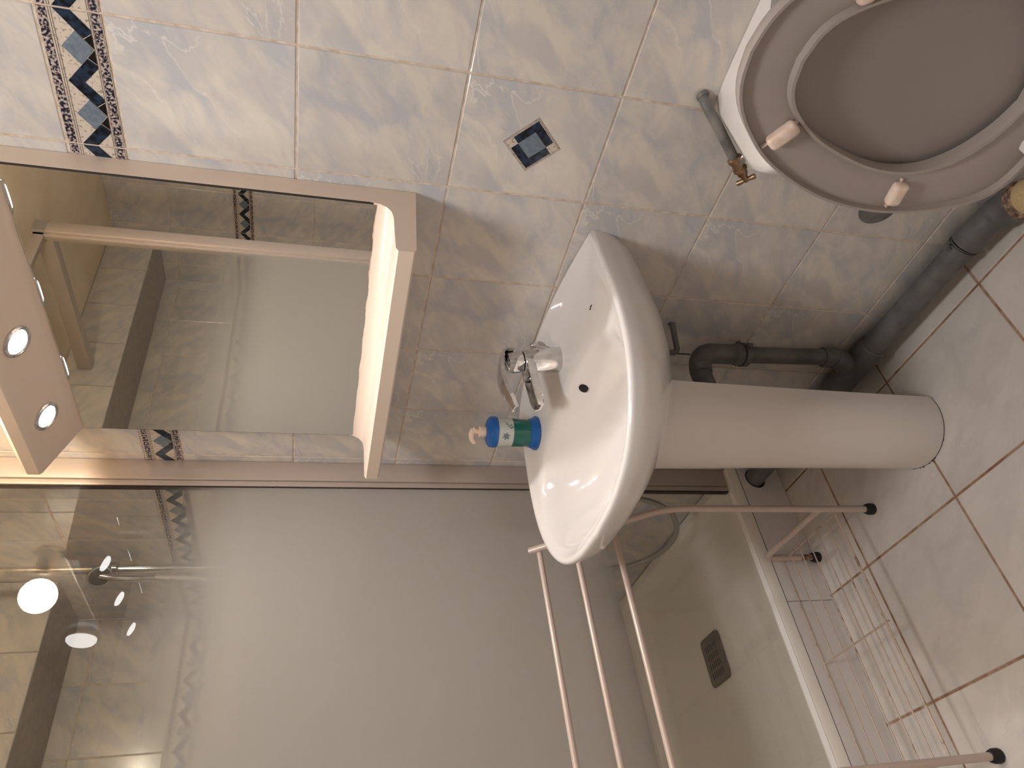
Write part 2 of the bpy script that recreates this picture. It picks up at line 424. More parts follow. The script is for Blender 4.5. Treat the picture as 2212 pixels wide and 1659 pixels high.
# ================================================================ MIRROR CABINET
ca = thing('mirror_cabinet', 'cream bathroom mirror unit with three spotlights above and a shelf below', 'mirror', (-.334, 0, .30))
CX0, CX1 = -.652, -.018
def extr(prof, x0, x1, name, m, t, bev=.003, taper=0):
    """prof: (y,z) outline extruded along x"""
    bm = bmesh.new()
    loft(bm, [[Vector((x0, y, z)) for y, z in prof], [Vector((x1, y, z)) for y, z in prof]])
    if bev: bmesh.ops.bevel(bm, geom=[e for e in bm.edges if e.calc_face_angle(0) > .35], offset=bev, segments=3, profile=.5, affect='EDGES')
    return keep(obj(name, bm, m, smooth=True), t)
def arc(cy, cz, r, a0, a1, k=6):
    return [(cy + r*math.cos(math.radians(a0 + (a1-a0)*i/k)), cz + r*math.sin(math.radians(a0 + (a1-a0)*i/k))) for i in range(k+1)]
body = [(-.001, .296), (-.150, .302), (-.157, .306), (-.157, .330), (-.150, .334), (-.075, .335)] + \
       arc(-.064, .357, .022, 240, 180, 1)[:0] + [(-.060, .338), (-.050, .345), (-.043, .357), (-.040, .372)] + \
       [(-.040, .372), (-.040, .900), (-.046, .907), (-.056, .911), (-.153, .951), (-.157, .955), (-.157, .976), (-.148, .986), (-.001, .992)]
body = [p for i, p in enumerate(body) if i == 0 or p != body[i-1]]
extr(body, CX0, CX1, 'body', M_CAB, ca, .0022)
bm = bmesh.new(); box(bm, (CX0 + .0005, -.0412, .3555), (CX1 - .0005, -.0396, .9035))
keep(obj('mirror_edge', bm, M_DARK), ca)
# mirror with the slightly ragged silvering at its foot
bm = bmesh.new()
xs = [CX0 + .003 + (CX1 - CX0 - .006) * i / 60 for i in range(61)]
low = [(x, .3600 + .0012*math.sin(x*70) + random.uniform(-.0008, .0008) + (.002 if x > -.2 else 0)) for x in xs]
poly = [Vector((x, -.0425, z)) for x, z in low] + [Vector((CX1 - .003, -.0425, .901)), Vector((CX0 + .003, -.0425, .901))]
back = [p + Vector((0, .0015, 0)) for p in poly]
loft(bm, [back, poly])
keep(obj('mirror', bm, M_MIRROR), ca)
nrm = Vector((0, -math.sin(SLOPE), -math.cos(SLOPE)))
for p in SPOT_POS:
    p = Vector(p); 
    bm = bmesh.new(); lathe(bm, p - nrm*.004, nrm, [(0, .029), (.005, .029), (.007, .027), (.0075, .0235), (.0055, .0205), (.002, .0190), (.001, .0)], 40)
    sp = keep(obj('spotlight', bm, M_CHROME, smooth=True), ca)
    bm = bmesh.new(); lathe(bm, p - nrm*.003, nrm, [(0, .0185), (.0065, .0185), (.0075, .015), (.008, .0)], 32)
    b = obj('lamp_lens', bm, M_LAMP, smooth=True); b.parent = sp
    b.matrix_parent_inverse = sp.matrix_world.inverted() if False else Matrix.Identity(4)

# globe bulb in its holder above the mirror
lb = thing('wall_bulb', 'bare glowing globe bulb in a holder above the mirror, reflected in the shower glass', 'lamp', (BULB.x, 0, BULB.z))
bm = bmesh.new(); lathe(bm, (BULB.x, -.0005, BULB.z), (0, -1, 0), [(0, .034), (.006, .034), (.009, .026), (.04, .026), (.066, .022), (.072, .019)], 32)
keep(obj('lamp_holder', bm, M_STEEL, smooth=True), lb)
bm = bmesh.new(); bmesh.ops.create_uvsphere(bm, u_segments=32, v_segments=20, radius=.043, matrix=Matrix.Translation(BULB))
g = keep(obj('globe', bm, M_GLOBE, smooth=True), lb); g.visible_shadow = True

# ================================================================ BASIN
BXC = -.34
OUT = [(.285, 0), (.290, -.09), (.297, -.19), (.285, -.29), (.247, -.37), (.186, -.43), (.10, -.463), (0, -.472)]
OUTL = smooth_path([(x, y, 0) for x, y in OUT], 6)
OUTL = [(p.x, p.y) for p in OUTL]; OUTL = OUTL + [(-x, y) for x, y in OUTL[::-1][1:]]
CY = -.26
def ray_out(phi):
    dx, dy = math.cos(phi), math.sin(phi); best = None
    P = OUTL; n = len(P)
    for i in range(n):
        ax, ay = P[i]; bx_, by = P[(i+1) % n]; ay -= CY; by -= CY
        ex, ey = bx_ - ax, by - ay; det = dx*(-ey) + ex*dy
        if abs(det) < 1e-12: continue
        t = (ax*(-ey) + ex*ay) / det; u = (dx*ay - dy*ax) / det
        if t > 0 and -1e-6 <= u <= 1 + 1e-6: best = t if best is None else max(best, t)
    return best
NB = 96
PH = [2*math.pi*k/NB for k in range(NB)]
# put ring vertices exactly at the two back corners
cphi = math.atan2(-CY, .285)
for tgt in (cphi, math.pi - cphi):
    j = min(range(NB), key=lambda k: abs(PH[k] - tgt)); PH[j] = tgt
RO = [ray_out(p) for p in PH]
def outer_ring(s, z, lip=0):
    r = []
    for p, ro in zip(PH, RO):
        x, y = ro*math.cos(p), CY + ro*math.sin(p)
        x *= s; y *= s
        zz = z
        if lip and y > -.02: zz += lip * max(0, 1 - (x/.285)**2)
        r.append(Vector((BXC + x, min(y, -.0005), zz)))
    return r
def inset_ring(d, z, lip=0):
    r = []
    for p, ro in zip(PH, RO):
        q = ro - d; x, y = q*math.cos(p), CY + q*math.sin(p); zz = z
        if y > -.035: zz += lip * max(0, 1 - (x/.285)**2)
        r.append(Vector((BXC + x, y, zz)))
    return r
def bowl_ring(sx, syb, syf, cy, z, e=2.3):
    r = []
    for p in PH:
        c, s_ = math.cos(p), math.sin(p); sy = syb if s_ > 0 else syf
        q = (abs(c/sx)**e + abs(s_/sy)**e)**(-1/e)
        r.append(Vector((BXC + q*c, CY + q*s_, z)))
    return r
bs = thing('washbasin', 'white ceramic washbasin fixed to the tiled wall under the mirror, on a pedestal', 'sink', (BXC, 0, -.2))
def blend_ring(d, sx, syb, syf, t, z, lip=0, e=2.2):
    r = []
    for a_, b_ in zip(inset_ring(d, z, lip), bowl_ring(sx, syb, syf, 0, z, e)):
        r.append(a_.lerp(b_, t))
    return r
B0 = (.250, .122, .176)
rings = [outer_ring(.40, -.192), outer_ring(.55, -.184), outer_ring(.70, -.163), outer_ring(.81, -.138), outer_ring(.89, -.113), outer_ring(.945, -.092), outer_ring(.980, -.072), outer_ring(.992, -.055),
         outer_ring(1.0, -.038), outer_ring(.9985, -.0335, .020), inset_ring(.003, -.0300, .029), inset_ring(.007, -.0285, .030), inset_ring(.012, -.0290, .028), inset_ring(.017, -.0310, .014),
         blend_ring(.017, *B0, .25, -.0340), blend_ring(.017, *B0, .6, -.0365), blend_ring(.017, *B0, .85, -.0385), bowl_ring(*B0, 0, -.0420, 2.2), bowl_ring(.243, .113, .171, 0, -.050, 2.15),
         bowl_ring(.233, .103, .160, 0, -.070, 2.1), bowl_ring(.215, .092, .146, 0, -.098, 2.1), bowl_ring(.188, .078, .124, 0, -.126, 2.1), bowl_ring(.148, .062, .092, 0, -.146, 2.05),
         bowl_ring(.09, .042, .055, 0, -.158, 2), bowl_ring(.022, .02, .02, 0, -.163, 2)]
bm = bmesh.new(); loft(bm, rings, cap0=True, cap1=True)
keep(obj('basin', bm, M_CERAMIC, smooth=True, auto=60), bs)
bm = bmesh.new(); lathe(bm, (BXC, -.25, -.1635), (0, 0, 1), [(0, .021), (.003, .021), (.004, .018), (.002, .014), (.004, .008), (.005, 0)], 28)
keep(obj('drain', bm, M_CHROME, smooth=True), bs)
# overflow hole: dark recess with ceramic lip on the bowl's back slope
ov = Vector((-.318, -.157, -.066)); on = Vector((.0, -.80, .55)).normalized()
bm = bmesh.new(); lathe(bm, ov - on*.010, on, [(0, .0095), (.0115, .0095), (.0118, 0)], 28)
oo = keep(obj('overflow_hole', bm, M_BLACK, smooth=True), bs)
# maker's stamp on the deck
bm = bmesh.new()
sx, sy, sz = -.140, -.110, -.0352
for (a, b, c, d_) in ((0, 0, .004, .0012), (.004, .0006, .003, .002), (.008, -.0004, .004, .0013)):
    box(bm, (sx - a - c, sy + b, sz - .002), (sx - a, sy + b + d_, sz + .0004))
k = keep(obj('stamp', bm, M_DARK), bs); k['label'] = 'small dark printed mark'

# pedestal
pd = thing('basin_pedestal', 'tall white ceramic column carrying the washbasin, dark gap at its foot', 'pedestal', (-.341, -.211, ZF))
PCX, PCY = -.341, -.211
def ped_ring(r, z, yf=None, inn=.011):
    P = []
    for k in range(49):
        a = math.pi + math.pi * k / 48
        P.append(Vector((PCX + r*math.cos(a), PCY + r*math.sin(a), z)))
    q = r - inn
    P += [Vector((PCX + r*.985, PCY + .022, z)), Vector((PCX + q*.985, PCY + .022, z))]
    for k in range(0, 25):
        a = 2*math.pi - math.pi * k / 24
        P.append(Vector((PCX + q*math.cos(a), PCY + q*math.sin(a), z)))
    P += [Vector((PCX - q*.985, PCY + .022, z)), Vector((PCX - r*.985, PCY + .022, z))]
    return P
bm = bmesh.new()
prof = [(ZF + .0025, .0865), (ZF + .012, .0882), (-.7, .0890), (-.5, .0915), (-.3, .0955), (-.188, .0985)]
loft(bm, [ped_ring(r, z) for z, r in prof])
keep(obj('column', bm, M_PED, smooth=True), pd)
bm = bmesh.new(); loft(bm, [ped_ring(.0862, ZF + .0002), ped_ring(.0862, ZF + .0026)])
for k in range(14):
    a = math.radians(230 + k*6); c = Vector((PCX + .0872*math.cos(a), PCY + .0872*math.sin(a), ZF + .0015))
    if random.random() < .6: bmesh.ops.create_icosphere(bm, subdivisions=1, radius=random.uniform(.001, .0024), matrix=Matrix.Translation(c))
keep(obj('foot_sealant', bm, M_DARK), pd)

# ================================================================ FAUCET
DZ = -.0375
fc = thing('basin_faucet', 'chrome single lever mixer tap standing on the washbasin deck', 'faucet', (-.335, -.07, DZ))
fb = Vector((-.335, -.067, DZ)); fa = Vector((-.03, -.13, 1)).normalized()
bm = bmesh.new(); lathe(bm, fb, fa, [(0, .0255), (.002, .0265), (.004, .0262), (.03, .0250), (.060, .0235), (.079, .0232), (.0815, .0222), (.082, .0)], 40)
keep(obj('body', bm, M_CHROME, smooth=True), fc)
bm = bmesh.new(); lathe(bm, fb + fa*.0835, fa, [(0, .0212), (.002, .0222), (.020, .0216), (.030, .0195), (.034, .013), (.035, 0)], 36)
keep(obj('cap', bm, M_CHROME, smooth=True), fc)
def trough(base, tip, w0, w1, th, lipw, name):
    """flat blade with raised side walls running from base to tip"""
    base = Vector(base); tip = Vector(tip); d = (tip - base).normalized(); sx = Vector((1, 0, 0)); sx = (sx - d*sx.dot(d)).normalized(); n = sx.cross(d)
    if n.z < 0: n = -n
    rings = []
    for i in range(11):
        t = i/10; p = base.lerp(tip, t); w_ = w0 + (w1-w0)*t
        if t == 1: w_ *= .82
        if t > .85: th2 = th*(1 - (t-.85)*2.5)
        else: th2 = th
        q = w_ - lipw
        rings.append([p - sx*w_*.8 - n*th2, p + sx*w_*.8 - n*th2, p + sx*w_ - n*th2*.4, p + sx*w_ + n*th2, p + sx*q + n*th2, p + sx*q*.86 - n*th2*.25, p - sx*q*.86 - n*th2*.25, p - sx*q + n*th2, p - sx*w_ + n*th2, p - sx*w_ - n*th2*.4])
    bm = bmesh.new(); loft(bm, rings)
    bmesh.ops.bevel(bm, geom=[e for e in bm.edges if e.calc_face_angle(0) > .6], offset=.0008, segments=2, profile=.5, affect='EDGES')
    return keep(obj(name, bm, M_CHROME, smooth=True), fc)
trough(fb + fa*.070 + Vector((0, -.005, 0)), (-.352, -.182, .020), .0215, .0165, .0095, .003, 'spout')
# lever: flat strap over the cap, side walls leave a gap
def lever():
    top = fb + fa*.126; rings = []
    path = smooth_path([top + Vector((.002, .024, -.026)), top + Vector((.001, .020, -.006)), top + Vector((0, -.006, .004)), top + Vector((-.008, -.050, .002)), Vector((-.356, -.186, .070))], 6)
    n_ = len(path)
    for i, p in enumerate(path):
        t = i/(n_-1); d = (path[min(i+1, n_-1)] - path[max(i-1, 0)]).normalized(); sx = Vector((1, 0, 0)); sx = (sx - d*sx.dot(d)).normalized(); n = sx.cross(d)
        if n.z < 0 and t > .3: n = -n
        if t <= .3 and n.y < 0: n = -n
        w_ = .0215 - .0065*t; dp = .0055 if t > .35 else .003
        if t > .93: w_ *= .8
        rings.append([p - sx*w_ - n*dp, p - sx*(w_-.003) - n*dp, p - sx*(w_-.005) - n*.0005, p + sx*(w_-.005) - n*.0005, p + sx*(w_-.003) - n*dp, p + sx*w_ - n*dp, p + sx*w_*.97 + n*.0022, p + n*.0032, p - sx*w_*.97 + n*.0022])
    bm = bmesh.new(); loft(bm, rings)
    return keep(obj('lever', bm, M_CHROME, smooth=True), fc)
lever()
bm = bmesh.new(); cyl(bm, (-.336, -.040, DZ), (-.3365, -.032, .008), .0018, 12)
rod = keep(obj('pull_rod', bm, M_CHROME, smooth=True), fc)
bm = bmesh.new(); bmesh.ops.create_uvsphere(bm, u_segments=20, v_segments=12, radius=.0078, matrix=Matrix.Translation((-.3366, -.0295, .013)))
b = obj('knob', bm, M_CHROME, smooth=True); b.parent = rod

# ================================================================ SOAP DISPENSER
sd = thing('soap_dispenser', 'blue pump bottle of green liquid soap standing on the basin corner', 'soap bottle', (-.545, -.100, DZ))
p0 = Vector((-.545, -.100, DZ)); zz = Vector((0, 0, 1))
bm = bmesh.new(); lathe(bm, p0, zz, [(0, .036), (.002, .0385), (.006, .0385), (.014, .0335), (.020, .0315), (.0205, .0)], 48)
keep(obj('base', bm, M_BLUE, smooth=True), sd)
bm = bmesh.new(); lathe(bm, p0, zz, [(.0195, .0), (.0197, .0305), (.030, .0308), (.060, .0315), (.0605, .0)], 48)
k = keep(obj('lower_body', bm, M_GREEN, smooth=True), sd); k['label'] = 'dark green liquid seen through the body'
bm = bmesh.new(); lathe(bm, p0, zz, [(.0598, .0), (.060, .0316), (.094, .0335), (.0945, .0)], 48)
lab = keep(obj('upper_body', bm, M_CLEARP, smooth=True), sd); lab['label'] = 'pale translucent body with a printed flower'
bm = bmesh.new(); lathe(bm, p0, zz, [(.0935, .0), (.094, .0342), (.1, .0348), (.108, .0338), (.1125, .029), (.116, .020), (.118, .0125), (.1185, 0)], 48)
keep(obj('shoulder', bm, M_BLUE, smooth=True), sd)
# printing: flower of small strokes, the word on the right side
tocam = Vector((.6986 - p0.x, -1.0397 - p0.y, 0)).normalized(); a0 = math.atan2(tocam.y, tocam.x)
bm = bmesh.new()
def wrap(u, v, r=.0345):            # u metres around from the camera side (+ = left in upright view), v height
    a = a0 - u / r; return p0 + Vector((r*math.cos(a), r*math.sin(a), v))
def stroke(pts, t=.0005, bmx=None):
    for (u1, v1), (u2, v2) in zip(pts, pts[1:]):
        d = Vector((u2-u1, v2-v1)); L = d.length
        if L < 1e-6: continue
        n = Vector((-d.y, d.x)) / L * t
        q = [(u1+n.x, v1+n.y), (u2+n.x, v2+n.y), (u2-n.x, v2-n.y), (u1-n.x, v1-n.y)]
        rr = lambda v: .0316 + (v-.06)/.034*.0019
        a = [wrap(u, v, rr(v) + .0001) for u, v in q]; b = [wrap(u, v, rr(v) + .0004) for u, v in q]
        loft(bm, [a, b])
for k in range(6):                  # petals
    a = k*math.pi/3 + .2; cx, cz_ = .009, .0775
    for s_ in (-1, 1):
        stroke([(cx + .0015*math.cos(a), cz_ + .0015*math.sin(a)), (cx + .005*math.cos(a + s_*.35), cz_ + .005*math.sin(a + s_*.35)), (cx + .0085*math.cos(a), cz_ + .0085*math.sin(a))])
for (u, v) in ((-.010, .067), (-.014, .071), (-.017, .066), (-.012, .063), (-.019, .075)):
    stroke([(u - .002, v - .001), (u, v + .002), (u + .002, v), (u, v - .0015), (u - .002, v - .001)])
for i, gl in enumerate(([(0, 0), (0, 1)], [(0, 1), (0, 0), (.6, 0)], [(0, 0), (.6, .5), (0, 1)], [(0, .5), (.6, .5)], [(0, 0), (0, 1), (.6, .6)])):
    stroke([(-.024 + g_[0]*.0016, .074 + i*.0026 + g_[1]*.0018) for g_ in gl], .00035)
pr = obj('print', bm, mat('print_ink', srgb(20, 84, 96), .5)); pr.parent = lab
bm = bmesh.new(); lathe(bm, p0, zz, [(.117, 0), (.1175, .0118), (.131, .0118), (.1325, .0105), (.1327, .006), (.138, .0055), (.1385, .0)], 28)
keep(obj('pump_collar', bm, M_PUMP, smooth=True), sd)
bm = bmesh.new()
tp = p0 + Vector((0, 0, .138)); hd = Vector((-.75, -.62, 0)).normalized()
tube(bm, smooth_path([tp + hd*-.006 + zz*.003, tp + zz*.009 + hd*.0, tp + zz*.010 + hd*.010, tp + zz*.007 + hd*.020, tp + zz*.001 + hd*.027], 5), [.0055]*6 + [.0065]*5 + [.006]*5 + [.005]*4 + [.004], 14)
lathe(bm, tp - zz*.001, zz, [(0, .0055), (.006, .0058), (.012, .0075), (.0145, .006), (.015, 0)], 20)
keep(obj('pump_nozzle', bm, M_PUMP, smooth=True), sd)

# ================================================================ WASTE PIPES UNDER THE BASIN
wp = thing('waste_pipe', 'thick grey plastic waste pipe running low along the wall behind the pedestal', 'pipe', (-.3, -.035, -.78))
def wz(x): return -.758 + (x + .79) * (-.783 + .758) / (.79 - .004)
bm = bmesh.new(); cyl(bm, (-.86, -.036, wz(-.86)), (-.36, -.036, wz(-.36)), .0255, 32); cyl(bm, (-.36, -.036, wz(-.36)), (.03, -.036, wz(.03)), .0262, 32)
keep(obj('main_pipe', bm, M_PVC, smooth=True), wp)
bm = bmesh.new(); cyl(bm, (-.425, -.036, wz(-.42)), (-.262, -.036, wz(-.262)), .0312, 32, .002)
tube(bm, smooth_path([(-.33, -.036, wz(-.33)), (-.327, -.037, -.745), (-.312, -.038, -.715), (-.306, -.038, -.690)], 5), .0245, 24)
cyl(bm, (-.306, -.038, -.70), (-.307, -.038, -.665), .0235, 28, .002)
k = keep(obj('tee_joint', bm, M_PVC, smooth=True), wp)
bm = bmesh.new(); cyl(bm, (-.306, -.038, -.68), (-.318, -.038, -.42), .0185, 28)
keep(obj('riser_pipe', bm, M_PVC, smooth=True), wp)
bm = bmesh.new()
tube(bm, smooth_path([(-.3165, -.038, -.452), (-.318, -.038, -.41), (-.3185, -.040, -.378), (-.324, -.052, -.360), (-.334, -.075, -.356), (-.340, -.12, -.36)], 6), .0222, 26)
cyl(bm, (-.3162, -.038, -.462), (-.3168, -.038, -.44), .0238, 28, .002)
cyl(bm, (-.329, -.064, -.358), (-.3345, -.084, -.3565), .0245, 28, .002)
keep(obj('elbow', bm, M_PVC, smooth=True), wp)
def clamp(c, r, ax, name='clamp'):
    bm = bmesh.new(); c = Vector(c); ax = Vector(ax)
    lathe(bm, c - ax*.006, ax, [(0, r), (0, r + .003), (.012, r + .003), (.012, r)], 28)
    s_ = Vector((1, 0, 0)) if abs(ax.x) < .5 else Vector((0, 0, 1))
    for sg in (-1, 1):
        q = c + s_*sg*(r + .006); e = Vector((.006, .003, .006)); box(bm, q - e, q + e, .001)
        cyl(bm, q + Vector((0, -.008, 0)), q + Vector((0, .006, 0)), .0022, 10)
    cyl(bm, c + Vector((0, r, 0)), Vector((c.x, -.0005, c.z)), .006, 12)
    return keep(obj(name, bm, M_PVC, smooth=True), wp)
clamp((-.3158, -.038, -.468), .0238, (0, 0, 1)); clamp((.022, -.036, wz(.02)), .0262, (1, 0, 0))
# connector to the toilet
tc_ = thing('toilet_connector', 'fat grey pipe elbow with brown clamp and yellow foam sleeve beside the toilet', 'pipe', (.1, -.06, -.8))
bm = bmesh.new(); tube(bm, smooth_path([(.034, -.036, -.784), (.075, -.038, -.786), (.110, -.042, -.790), (.140, -.052, -.793), (.160, -.066, -.788)], 6), [.029]*12 + [.032]*6 + [.035]*7, 28)
keep(obj('rubber_elbow', bm, M_PVC, smooth=True), tc_)
bm = bmesh.new(); dd = Vector((.07, -.055, .03)).normalized(); q = Vector((.160, -.066, -.788)); lathe(bm, q, dd, [(0, .034), (.001, .0375), (.010, .0375), (.011, .035), (.014, .035), (.015, .0365), (.018, .0365), (.019, .034)], 32)
k = keep(obj('hose_clamp', bm, M_RUST, smooth=True), tc_)
bm = bmesh.new(); lathe(bm, q + dd*.016, dd, [(0, .033), (.05, .034), (.09, .036), (.12, .040)], 32)
keep(obj('foam_sleeve', bm, M_FOAM, smooth=True), tc_)
# small bent supply pipe behind basin
sp_ = thing('supply_pipe', 'thin grey bent water pipe between wall and washbasin', 'pipe', (-.26, -.02, -.27))
bm = bmesh.new(); tube(bm, rounded([(-.271, -.002, -.285), (-.312, -.048, -.302), (-.316, -.050, -.245)], .012), .0062, 16)
tube(bm, rounded([(-.271, -.002, -.285), (-.274, -.006, -.285)], .01), .0072, 16)
keep(obj('bent_pipe', bm, M_PVC, smooth=True), sp_)
bm = bmesh.new(); cyl(bm, (-.318, -.045, -.335), (-.320, -.045, -.20), .0014, 8); cyl(bm, (-.345, -.03, -.25), (-.36, -.03, -.20), .006, 12)
keep(obj('pop_up_rod', bm, M_BLACK, smooth=True), sp_)

# ================================================================ STOP VALVE AND TOILET SUPPLY
vt = thing('stop_valve', 'old brass stop valve on a bent grey pipe beside the toilet tank', 'valve', (.2, -.03, -.16))
bm = bmesh.new()
tube(bm, smooth_path([(.224, -.001, -.128), (.215, -.018, -.135), (.197, -.032, -.155), (.178, -.042, -.175), (.150, -.048, -.205)], 6), .0085, 18)
lathe(bm, (.2245, -.0005, -.1275), (-.2, -1, -.35), [(0, .0105), (.004, .0105), (.006, .009)], 20)
keep(obj('feed_pipe', bm, M_LEAD, smooth=True), vt)
vd = Vector((-.030, -.012, -.034)).normalized(); q = Vector((.153, -.0475, -.202))
bm = bmesh.new(); lathe(bm, q, vd, [(0, .0095), (.002, .012), (.009, .012), (.010, .0098), (.022, .0098), (.023, .0118), (.027, .0118), (.028, .0095), (.036, .0085), (.040, .006), (.048, .0045), (.049, 0)], 24)
keep(obj('valve_body', bm, M_BRASS, smooth=True), vt)
bm = bmesh.new(); h0 = q + vd*.048; hx = Vector((.55, -.35, -.75)); hx = (hx - vd*hx.dot(vd)).normalized()
tube(bm, [h0 - hx*.016, h0 - hx*.012, h0 - hx*.004, h0, h0 + hx*.004, h0 + hx*.012, h0 + hx*.016], [.0042, .0046, .0034, .0052, .0034, .0046, .0042], 14)
keep(obj('tee_handle', bm, M_BRASS, smooth=True), vt)
bm = bmesh.new(); tube(bm, smooth_path([q + vd*.020, q + vd*.022 + Vector((.012, -.004, .004)), q + vd*.02 + Vector((.03, -.008, .002)), Vector((.205, -.06, -.26))], 5), .0055, 12)
keep(obj('tank_hose', bm, M_STEEL, smooth=True), vt)

# ================================================================ TOILET
TX = .406
tl = thing('toilet', 'toilet against the tiled wall with its grey seat and lid raised', 'toilet', (TX, -.3, ZF))
def rrect(x0, x1, y0, y1, r, z, k=8):
    P = []
    for cx, cy, a in ((x1-r, y1-.004, 0), (x0+r, y1-.004, 90), (x0+r, y0+r, 180), (x1-r, y0+r, 270)):
        rr = .004 if cy > y1 - .01 else r
        for i in range(k+1):
            t = math.radians(a + 90*i/k); P.append(Vector((cx + rr*math.cos(t) + ((r-rr)*(1 if cx > (x0+x1)/2 else -1)), cy + rr*math.sin(t), z)))
    return P
bm = bmesh.new()
W = .205
def tk(dx, z, yf, r=.07): return rrect(TX - W + dx, TX + W - dx, yf, -.0008, r, z, 10)
loft(bm, [tk(.05, -.44, -.15, .05), tk(.045, -.43, -.16, .05), tk(.02, -.34, -.185, .06), tk(.006, -.24, -.212, .07), tk(.0, -.20, -.219), tk(.0, -.175, -.221), tk(.002, -.162, -.220), tk(.012, -.155, -.212), tk(.04, -.152, -.17, .05), tk(.08, -.151, -.13, .04)])
keep(obj('tank', bm, M_CERAMIC, smooth=True, auto=60), tl)
bm = bmesh.new(); lathe(bm, (TX, -.062, -.152), zz, [(0, .036), (.002, .036), (.004, .033), (.0035, .027), (.001, .026), (.006, .0245), (.009, .022), (.0095, 0)], 36)
keep(obj('flush_button', bm, M_CHROME, smooth=True), tl)
SO = [(0, -.013), (-.033, -.018), (-.060, -.030), (-.087, -.052), (-.123, -.095), (-.148, -.145), (-.166, -.198), (-.175, -.252), (-.176, -.305), (-.168, -.360), (-.152, -.410), (-.128, -.450), (-.09, -.468), (0, -.470)]
SI = [(0, -.083), (-.033, -.090), (-.059, -.111), (-.085, -.153), (-.103, -.207), (-.112, -.255), (-.111, -.298), (-.099, -.335), (-.073, -.367), (-.036, -.390), (0, -.400)]
def resample(P, n):
    P = [Vector((a, b, 0)) for a, b in P]; Q = smooth_path(P, 12)
    Ls = [0]
    for a, b in zip(Q, Q[1:]): Ls.append(Ls[-1] + (b-a).length)
    out = []; j = 0
    for i in range(n):
        s_ = Ls[-1]*i/(n-1)
        while j < len(Ls)-2 and Ls[j+1] < s_: j += 1
        t = (s_-Ls[j]) / max(1e-9, Ls[j+1]-Ls[j]); out.append(Q[j].lerp(Q[j+1], t))
    return out
so = resample(SO, 49); si = resample(SI, 49)
full = lambda P: P + [Vector((-p.x, p.y, 0)) for p in P[::-1][1:-1]]
so = full(so); si = full(si)
YS = -.280
def sring(t, y, P=so, Q=si, tilt=.03):
    return [Vector((TX + p.x*(1-t) + q.x*t, y + ((p.y*(1-t) + q.y*t) + .24)*tilt, p.y*(1-t) + q.y*t)) for p, q in zip(P, Q)]
bm = bmesh.new()
prof = [(.05, YS+.019), (.0, YS+.015), (-.01, YS+.004), (.0, YS), (.055, YS), (.075, YS+.009), (.5, YS+.006), (.90, YS+.009), (.93, YS), (.99, YS), (1.01, YS+.006), (1.0, YS+.019)]
loft(bm, [sring(t, y) for t, y in prof] + [sring(.05, YS+.019)], cap0=False, cap1=False)
bmesh.ops.remove_doubles(bm, verts=bm.verts, dist=1e-5)
seat = keep(obj('seat', bm, M_SEAT, smooth=True, auto=50), tl)
def bumper(a, b):
    a = Vector(a); b = Vector(b); d = (b - a).normalized(); n = Vector((0, -1, 0)); s_ = d.cross(n)
    mt = Matrix((d, s_, n)).transposed().to_4x4(); mt.translation = (a + b) / 2
    L = (b - a).length; bm = bmesh.new(); box(bm, (-L/2, -.0105, -.001), (L/2, .0105, .016), .0065, 3)
    box(bm, (-L/2 - .008, -.0012, -.002), (L/2 + .004, .0012, .004), 0)
    bmesh.ops.transform(bm, matrix=mt, verts=bm.verts)
    o = obj('bumper', bm, M_BUMP, smooth=True); o.parent = seat
yb_ = YS + .0085
bumper((.300, yb_+.004, -.094), (.333, yb_+.003, -.116)); bumper((.2445, yb_-.002, -.315), (.279, yb_-.002, -.311))
bumper((2*TX-.300, yb_+.004, -.094), (2*TX-.333, yb_+.003, -.116)); bumper((2*TX-.2445, yb_-.002, -.315), (2*TX-.279, yb_-.002, -.311))
bm = bmesh.new(); zero = [Vector((0, -.24, 0))]*len(so)
loft(bm, [sring(.10, YS+.042, so, zero), sring(.085, YS+.039, so, zero), sring(.085, YS+.026, so, zero), sring(.10, YS+.024, so, zero), sring(.13, YS+.027, so, zero), sring(.98, YS+.031, so, zero)])
keep(obj('lid', bm, M_LID, smooth=True, auto=50), tl)
bm = bmesh.new()
bm.free()
for sx_ in (-.05, .075):
    bm = bmesh.new(); cyl(bm, (TX + sx_ - .02, -.262, -.462), (TX + sx_ + .02, -.262, -.462), .012, 20, .002)
    keep(obj('hinge', bm, M_SEAT, smooth=True), tl)
bm = bmesh.new()
def bowlr(sc, z, y0=-.315, ln=.40, wd=.31):
    P = []
    for k in range(64):
        a = 2*math.pi*k/64; c, s_ = math.cos(a), math.sin(a); cy = y0 - ln*.42
        yy = cy + (ln*.42 if s_ > 0 else ln*.58) * sc * abs(s_)**.9 * (1 if s_ > 0 else -1); P.append(Vector((TX + wd/2*sc*abs(c)**.85*(1 if c > 0 else -1), yy, z)))
    return P
loft(bm, [bowlr(.62, ZF + .0005), bowlr(.60, ZF + .03), bowlr(.55, -.72), bowlr(.68, -.60), bowlr(.9, -.50), bowlr(1, -.475), bowlr(1, -.462), bowlr(.97, -.458), bowlr(.80, -.458), bowlr(.76, -.47), bowlr(.6, -.56), bowlr(.3, -.62), bowlr(.05, -.63)])
keep(obj('bowl', bm, M_CERAMIC, smooth=True, auto=60), tl)
bm = bmesh.new(); box(bm, (TX - .06, -.36, -.50), (TX + .10, -.001, -.442), .012)
keep(obj('tank_support', bm, M_CERAMIC, smooth=True), tl)
# wall cap half hidden by the seat
bm = bmesh.new(); lathe(bm, (.070, -.0003, -.575), (0, -1, 0), [(0, .040), (.001, .040), (.0014, .0385), (.0015, 0)], 40)
k = obj('pipe_cover', bm, M_LEAD, smooth=True); tag(k, 'flat dark grey round cover on the tiles, half hidden by the toilet seat', 'cover')

